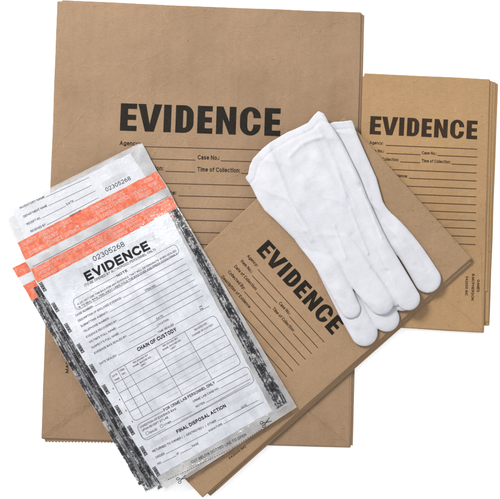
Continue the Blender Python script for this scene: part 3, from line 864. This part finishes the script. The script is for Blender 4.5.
def poly_sdf(X, Y, P):
    d = np.full(X.shape, 1e9); ins = np.zeros(X.shape, bool)
    n = len(P)
    for i in range(n):
        x0, y0 = P[i]; x1, y1 = P[(i + 1) % n]
        dx, dy = x1 - x0, y1 - y0
        t = np.clip(((X - x0) * dx + (Y - y0) * dy) / (dx * dx + dy * dy), 0, 1)
        d = np.minimum(d, np.hypot(X - x0 - t * dx, Y - y0 - t * dy))
        c = ((y0 <= Y) & (y1 > Y)) | ((y1 <= Y) & (y0 > Y))
        with np.errstate(divide='ignore', invalid='ignore'):
            xi = x0 + (Y - y0) * (dx) / (dy if dy != 0 else 1e-9)
        ins ^= c & (X < xi)
    return np.where(ins, -d, d)

def spline(P, n=5, closed=True):
    out = []; m = len(P)
    for i in range(m if closed else m - 1):
        if closed: p0, p1, p2, p3 = P[i - 1], P[i], P[(i + 1) % m], P[(i + 2) % m]
        else: p0, p1, p2, p3 = P[max(0, i - 1)], P[i], P[i + 1], P[min(m - 1, i + 2)]
        for k in range(n):
            t = k / n
            out.append(tuple(0.5 * (2 * p1[j] + (p2[j] - p0[j]) * t + (2 * p0[j] - 5 * p1[j] + 4 * p2[j] - p3[j]) * t * t + (3 * p1[j] - p0[j] - 3 * p2[j] + p3[j]) * t ** 3) for j in range(len(p1))))
    if not closed: out.append(tuple(P[-1]))
    return out

def smin(a, b, k):
    h = np.clip(0.5 + 0.5 * (b - a) / k, 0, 1)
    return b + (a - b) * h - k * h * (1 - h)

def vnoise(X, Y, s, seed):
    """smooth value noise on arrays"""
    rs = np.random.RandomState(seed); tab = rs.rand(64, 64) * 2 - 1
    x, y = X / s, Y / s
    xi, yi = np.floor(x).astype(int), np.floor(y).astype(int)
    fx, fy = x - xi, y - yi
    fx = fx * fx * fx * (fx * (fx * 6 - 15) + 10); fy = fy * fy * fy * (fy * (fy * 6 - 15) + 10)
    a = tab[xi % 64, yi % 64]; b = tab[(xi + 1) % 64, yi % 64]; c = tab[xi % 64, (yi + 1) % 64]; d = tab[(xi + 1) % 64, (yi + 1) % 64]
    return (a * (1 - fx) + b * fx) * (1 - fy) + (c * (1 - fx) + d * fx) * fy

def surface_nets(F, org, h):
    nx, ny, nzz = F.shape
    S = F < 0
    cs = [(i, j, k) for i in (0, 1) for j in (0, 1) for k in (0, 1)]
    sub = lambda A, c: A[c[0]:nx - 1 + c[0], c[1]:ny - 1 + c[1], c[2]:nzz - 1 + c[2]]
    cnt = sum(sub(S, c).astype(np.int8) for c in cs)
    act = (cnt > 0) & (cnt < 8)
    idx = np.full(act.shape, -1, int); I = np.argwhere(act); idx[act] = np.arange(len(I))
    vals = {c: sub(F, c)[act] for c in cs}
    acc = np.zeros((len(I), 3)); num = np.zeros(len(I))
    for c in cs:
        for ax in range(3):
            if c[ax] == 1: continue
            d = list(c); d[ax] = 1; d = tuple(d)
            a, b = vals[c], vals[d]; m = (a < 0) != (b < 0)
            t = np.where(m, a / np.where(m, a - b, 1), 0)
            p = np.tile(np.array(c, float), (len(I), 1)); p[:, ax] += t
            acc[m] += p[m]; num[m] += 1
    V = (I + acc / num[:, None]) * np.array(h) + np.array(org)
    faces = []
    for ax in range(3):
        o1, o2 = (ax + 1) % 3, (ax + 2) % 3
        sl0 = [slice(None)] * 3; sl1 = [slice(None)] * 3
        sl0[ax] = slice(0, -1); sl1[ax] = slice(1, None)
        ch = S[tuple(sl0)] != S[tuple(sl1)]
        E = np.argwhere(ch)
        ok = (E[:, o1] > 0) & (E[:, o2] > 0) & (E[:, o1] < F.shape[o1] - 1) & (E[:, o2] < F.shape[o2] - 1)
        E = E[ok]
        inside0 = S[E[:, 0], E[:, 1], E[:, 2]]
        q = []
        for da, db in ((1, 1), (0, 1), (0, 0), (1, 0)):
            c = E.copy(); c[:, o1] -= da; c[:, o2] -= db
            q.append(idx[c[:, 0], c[:, 1], c[:, 2]])
        q = np.stack(q, 1)
        q[~inside0] = q[~inside0][:, ::-1]
        faces.append(q)
    return V, np.concatenate(faces)

def ridge(X, Y, pts, w, amp):
    q, _ = seg_dist(X, Y, [(x, y, 1.0) for x, y in spline(pts, 5, False)])
    # fades at both ends
    return amp * np.exp(-(q / w) ** 2)

def glove(label, palm, cuff, fingers, folds, seams, zmid, T0, box, seed, seam_amp=.8, kpalm=1.4, knuckle=None):
    """one flat-lying glove as a single closed skin, cut off square at the cuff and open there"""
    h = 0.85
    x0, y0, x1, y1 = box
    xs = np.arange(x0, x1, h); ys = np.arange(y0, y1, h)
    X, Y = np.meshgrid(xs, ys, indexing='ij')
    # direction of the hand: wrinkles run along it
    a = math.radians(55); U = X * math.cos(a) + Y * math.sin(a); N = -X * math.sin(a) + Y * math.cos(a)
    soft = vnoise(U / 2.4, N, 15, seed) + 0.5 * vnoise(U / 1.5, N, 8, seed + 1) + 0.3 * vnoise(U, N / 1.6, 12, seed + 2)
    cr = 1 - np.abs(vnoise(U / 3.2 + 0.25 * N, N, 13, seed + 5)) * 2.2      # sharp soft-cloth creases
    cr = np.clip(cr, 0, 1) ** 2
    wr = soft * 1.05 + cr * 1.25
    zc = zmid(X, Y) + 0.75 * soft
    za, zb = float(zc.min() - 6), float(zc.max() + 8)
    hz_ = 0.6
    zs = np.arange(za, zb, hz_)
    d = poly_sdf(X, Y, palm)
    Rr = 9.0
    qp = np.maximum(Rr + d, 0) / Rr
    keep = poly_sdf(X, Y, list(cuff) + [(cuff[-1][0] + 300, cuff[-1][1] + 60), (cuff[-1][0] + 300, cuff[-1][1] + 500), (cuff[0][0] - 40, cuff[0][1] + 500), (cuff[0][0] - 60, cuff[0][1] + 60)])
    cd, _ = seg_dist(X, Y, [(p[0], p[1], 1.0) for p in cuff])
    Tp = T0 * (1 - 0.15 * np.exp(-(cd / 22.0) ** 2)) + 0.55 * wr * np.clip(-d / 7, 0, 1)
    add = np.zeros_like(X)
    for pts, w, amp in folds: add += ridge(X, Y, pts, w, amp)
    for pts in seams: add += ridge(X, Y, pts, 1.3, seam_amp)
    if knuckle:
        kd, _ = seg_dist(X, Y, [(p[0], p[1], 1.0) for p in knuckle]); Tp = Tp * (1 - 0.5 * np.exp(-(kd / 15.0) ** 2))
    hem = np.exp(-((keep + 8) / 1.1) ** 2) * 0.5
    fl = []
    for pts, zo, Tf in fingers:
        q, r = seg_dist(X, Y, spline(pts, 6, False))
        g0 = np.clip(np.hypot(X - pts[0][0], Y - pts[0][1]) / 34, 0, 1); g0 = 0.35 + 0.65 * g0 * g0 * (3 - 2 * g0)
        fl.append((q, zo, (Tf + 0.45 * wr) * g0))
    F = np.empty((len(xs), len(ys), len(zs)), np.float32)
    for k, z in enumerate(zs):
        dz = z - zc
        f = ((qp ** 2.6 + np.abs(dz / Tp) ** 2.6) ** (1 / 2.6) - 1) * Tp
        ff = None
        for q, zo, Tf in fl:
            e = ((q ** 2.5 + np.abs((dz - zo) / Tf) ** 2.2) ** (1 / 2.35) - 1) * Tf
            ff = e if ff is None else smin(ff, e, 0.2)
        f = smin(f, ff, kpalm)
        f = f - (add - hem * 1.3) * np.clip(dz / 2.0, 0, 1)
        f = np.maximum(f, keep)                                   # straight cuff edge
        f = np.maximum(f, -np.maximum(np.abs(dz) - 0.6, np.maximum(cd - 24.0, d + 5.0)))   # open mouth between the two layers
        F[:, :, k] = f
    F[0], F[-1], F[:, 0], F[:, -1] = 1, 1, 1, 1; F[:, :, 0] = 1; F[:, :, -1] = 1
    V, Q = surface_nets(F, (xs[0], ys[0], zs[0]), (h, h, hz_))
    from_, to_ = Q[:, [0, 1, 2, 3]].ravel(), Q[:, [1, 2, 3, 0]].ravel()
    for it in range(2):                                           # relax the voxel steps
        s = np.zeros_like(V); n = np.zeros(len(V))
        np.add.at(s, from_, V[to_]); np.add.at(n, from_, 1); np.add.at(s, to_, V[from_]); np.add.at(n, to_, 1)
        V = V * 0.5 + 0.5 * s / n[:, None]
    k = (1 - V[:, 2] / H) * 0.001
    Wv = np.stack([(V[:, 0] - CX) * k, -(V[:, 1] - CY) * k, V[:, 2] * 0.001], 1)
    c = Wv.mean(0); c[2] = Wv[:, 2].min()
    me = bpy.data.meshes.new('glove')
    me.from_pydata((Wv - c).tolist(), [], Q[:, ::-1].tolist())
    me.polygons.foreach_set('use_smooth', [True] * len(me.polygons))
    me.materials.append(COTTON_M); me.update()
    o = bpy.data.objects.new('glove', me); o.location = c
    o['label'] = label; o['category'] = 'glove'; o['group'] = 'pair of white cotton gloves'
    COL.objects.link(o)
    return o

ZG = ZTOP_M + 0.5
LOW_T = 2.5
CUFF_L = [(258, 168), (300, 138), (320, 126), (334, 121.8), (344, 121.2), (351, 120.2), (354.5, 121.5)]
lowP = [(250, 150), (300, 110), (335, 104), (346, 104), (353, 122), (357.5, 135), (364, 150), (376.5, 178), (382.5, 200), (388, 216), (396, 228), (398, 244), (388, 262), (352, 286), (318, 262), (285, 222), (262, 190)]
zlow = lambda X, Y: ZG + LOW_T + 0.3 + 0 * X
glove('white cotton glove lying underneath, one finger spread out at the far right of the pair', lowP, CUFF_L,
      [([(379, 212, 7), (392, 229.5, 11.8), (411, 253, 12.6), (427.4, 279.2, 13.7)], 0.2, 3.3),
       ([(330, 268, 13), (352, 311, 13.4), (364.2, 332.6, 13.6)], 0, 3.0),
       ([(355, 262, 13), (376, 300, 13), (386.4, 318.6, 13.2)], 0, 3.0),
       ([(375, 250, 12), (392, 285, 12), (402, 300, 11)], 0, 2.6)],
      [([(336, 124), (346, 145), (358, 170), (370, 198)], 2.2, .8), ([(345, 124), (356, 148), (371, 184)], 2.6, -.5), ([(384, 222), (398, 238), (414, 262)], 2.2, .6), ([(394, 226), (412, 246), (428, 270)], 2.0, -.4)],
      [], zlow, LOW_T, (235, 105, 450, 352), 3, knuckle=[(397, 232), (396, 250), (380, 272), (352, 286), (320, 264)])
def zup(X, Y):
    # drops off the lower glove on the left, rides over it elsewhere
    d = poly_sdf(X, Y, lowP)
    t = np.clip((10 - d) / 30, 0, 1); t = t * t * (3 - 2 * t)
    f = np.clip((X * 0.5736 + Y * 0.8192 - 368) / 40, 0, 1); f = f * f * (3 - 2 * f)
    t = np.maximum(t, f)
    return ZG + 3.0 + t * (2 * LOW_T + 0.1)
CUFF_U = [(248.0, 174.5), (249.5, 166), (253, 158.5), (262, 149), (270, 142.4), (287, 132.2), (300, 126.6), (308, 122.6), (314, 115), (318.6, 110.8), (322, 112.6)]
upP = [(244, 176), (236, 156), (252, 138), (290, 112), (306, 96), (319, 96), (323, 112), (328, 121.5), (335, 131), (342, 142), (352, 162), (362, 183), (371, 207), (379, 226), (382.5, 238), (376, 250), (366, 259), (354, 266), (341, 272), (327, 278), (315, 263), (295, 240), (275, 220), (265, 211), (257.6, 200), (252, 188)]
glove('white cotton glove on top of the pair, wide cuff toward the large bag', upP, CUFF_U,
      [([(312, 240, 12), (327, 263, 11.8), (339, 286, 11.2), (350.8, 308.8, 9.8)], 0.5, 2.9),
       ([(338, 228, 12), (351.5, 255, 14.6), (366, 280.5, 15.4), (381.2, 302.0, 12.8)], 0.35, 3.2),
       ([(360, 226, 9), (372, 250, 10.4), (384.5, 274, 10.6), (395.5, 296, 10)], -1.9, 2.8),
       ([(364, 208, 6), (377, 236, 7), (391.8, 264.4, 8.6), (408.4, 298.6, 11.8)], 0.7, 3.4)],
      [([(319, 112), (331, 130), (344, 152), (358, 182)], 2.6, 1.0), ([(311, 120), (325, 142), (338, 168), (350, 195)], 3.2, -.5), ([(306, 126), (318, 150), (332, 185)], 4.0, .55), ([(268, 148), (279, 172), (292, 205), (312, 240)], 2.6, 1.3), ([(274, 146), (290, 176), (306, 208)], 4.5, -.5),
       ([(258, 162), (264, 186), (279, 214)], 2.8, -.6), ([(290, 156), (304, 143), (322, 137)], 2.2, 1.0), ([(318, 128), (334, 160), (346, 196)], 2.2, .9), ([(290, 160), (306, 190), (330, 225)], 7, .4), ([(252, 168), (262, 178), (276, 205)], 2.6, .6), ([(372, 268), (380, 272), (388, 271)], 2, -.5),
       ([(332, 250), (342, 268), (350, 286), (358, 302)], 2.6, -.2), ([(352, 236), (360, 246), (367, 257), (377, 271), (386, 282)], 2.4, -1.0), ([(318, 226), (326, 240), (333, 254)], 3, -.4)],
      [[(334, 226), (341, 244), (346, 258)], [(350, 208), (360, 234), (368, 254)], [(361, 190), (369, 206), (376, 224), (382, 238)]], zup, 2.7, (235, 98, 440, 340), 8,
      knuckle=[(382, 238), (376, 250), (366, 259), (354, 266), (341, 272), (327, 278)])

# ------------------------------------------------------------------ light, world, camera
w = bpy.data.worlds.new('World'); sc.world = w; w.use_nodes = True
bg = w.node_tree.nodes['Background']; bg.inputs[0].default_value = (0.97, 0.985, 1.0, 1); bg.inputs[1].default_value = 0.92
la = bpy.data.lights.new('softbox', 'AREA'); la.shape = 'SQUARE'; la.size = 0.38; la.energy = 34; la.color = (1, 0.975, 0.94)
lo = bpy.data.objects.new('softbox', la); lo.location = (-0.75, 0.85, 1.25)
lo.rotation_euler = (Vector((0, 0, 0)) - lo.location).to_track_quat('-Z', 'Y').to_euler(); COL.objects.link(lo)

cam = bpy.data.cameras.new('camera'); cam.sensor_width = 36; cam.sensor_fit = 'HORIZONTAL'
cam.lens = 36 * H / 500.0; cam.clip_end = 50; cam.clip_start = 0.05
co = bpy.data.objects.new('camera', cam); co.location = (0, 0, H * 0.001); COL.objects.link(co)
sc.camera = co
sc.view_settings.view_transform = 'Standard'; sc.view_settings.look = 'None'
sc.view_settings.exposure = 0; sc.view_settings.gamma = 1
sc.render.engine = 'CYCLES'
sc.cycles.transparent_max_bounces = 32
sc.cycles.max_bounces = 8
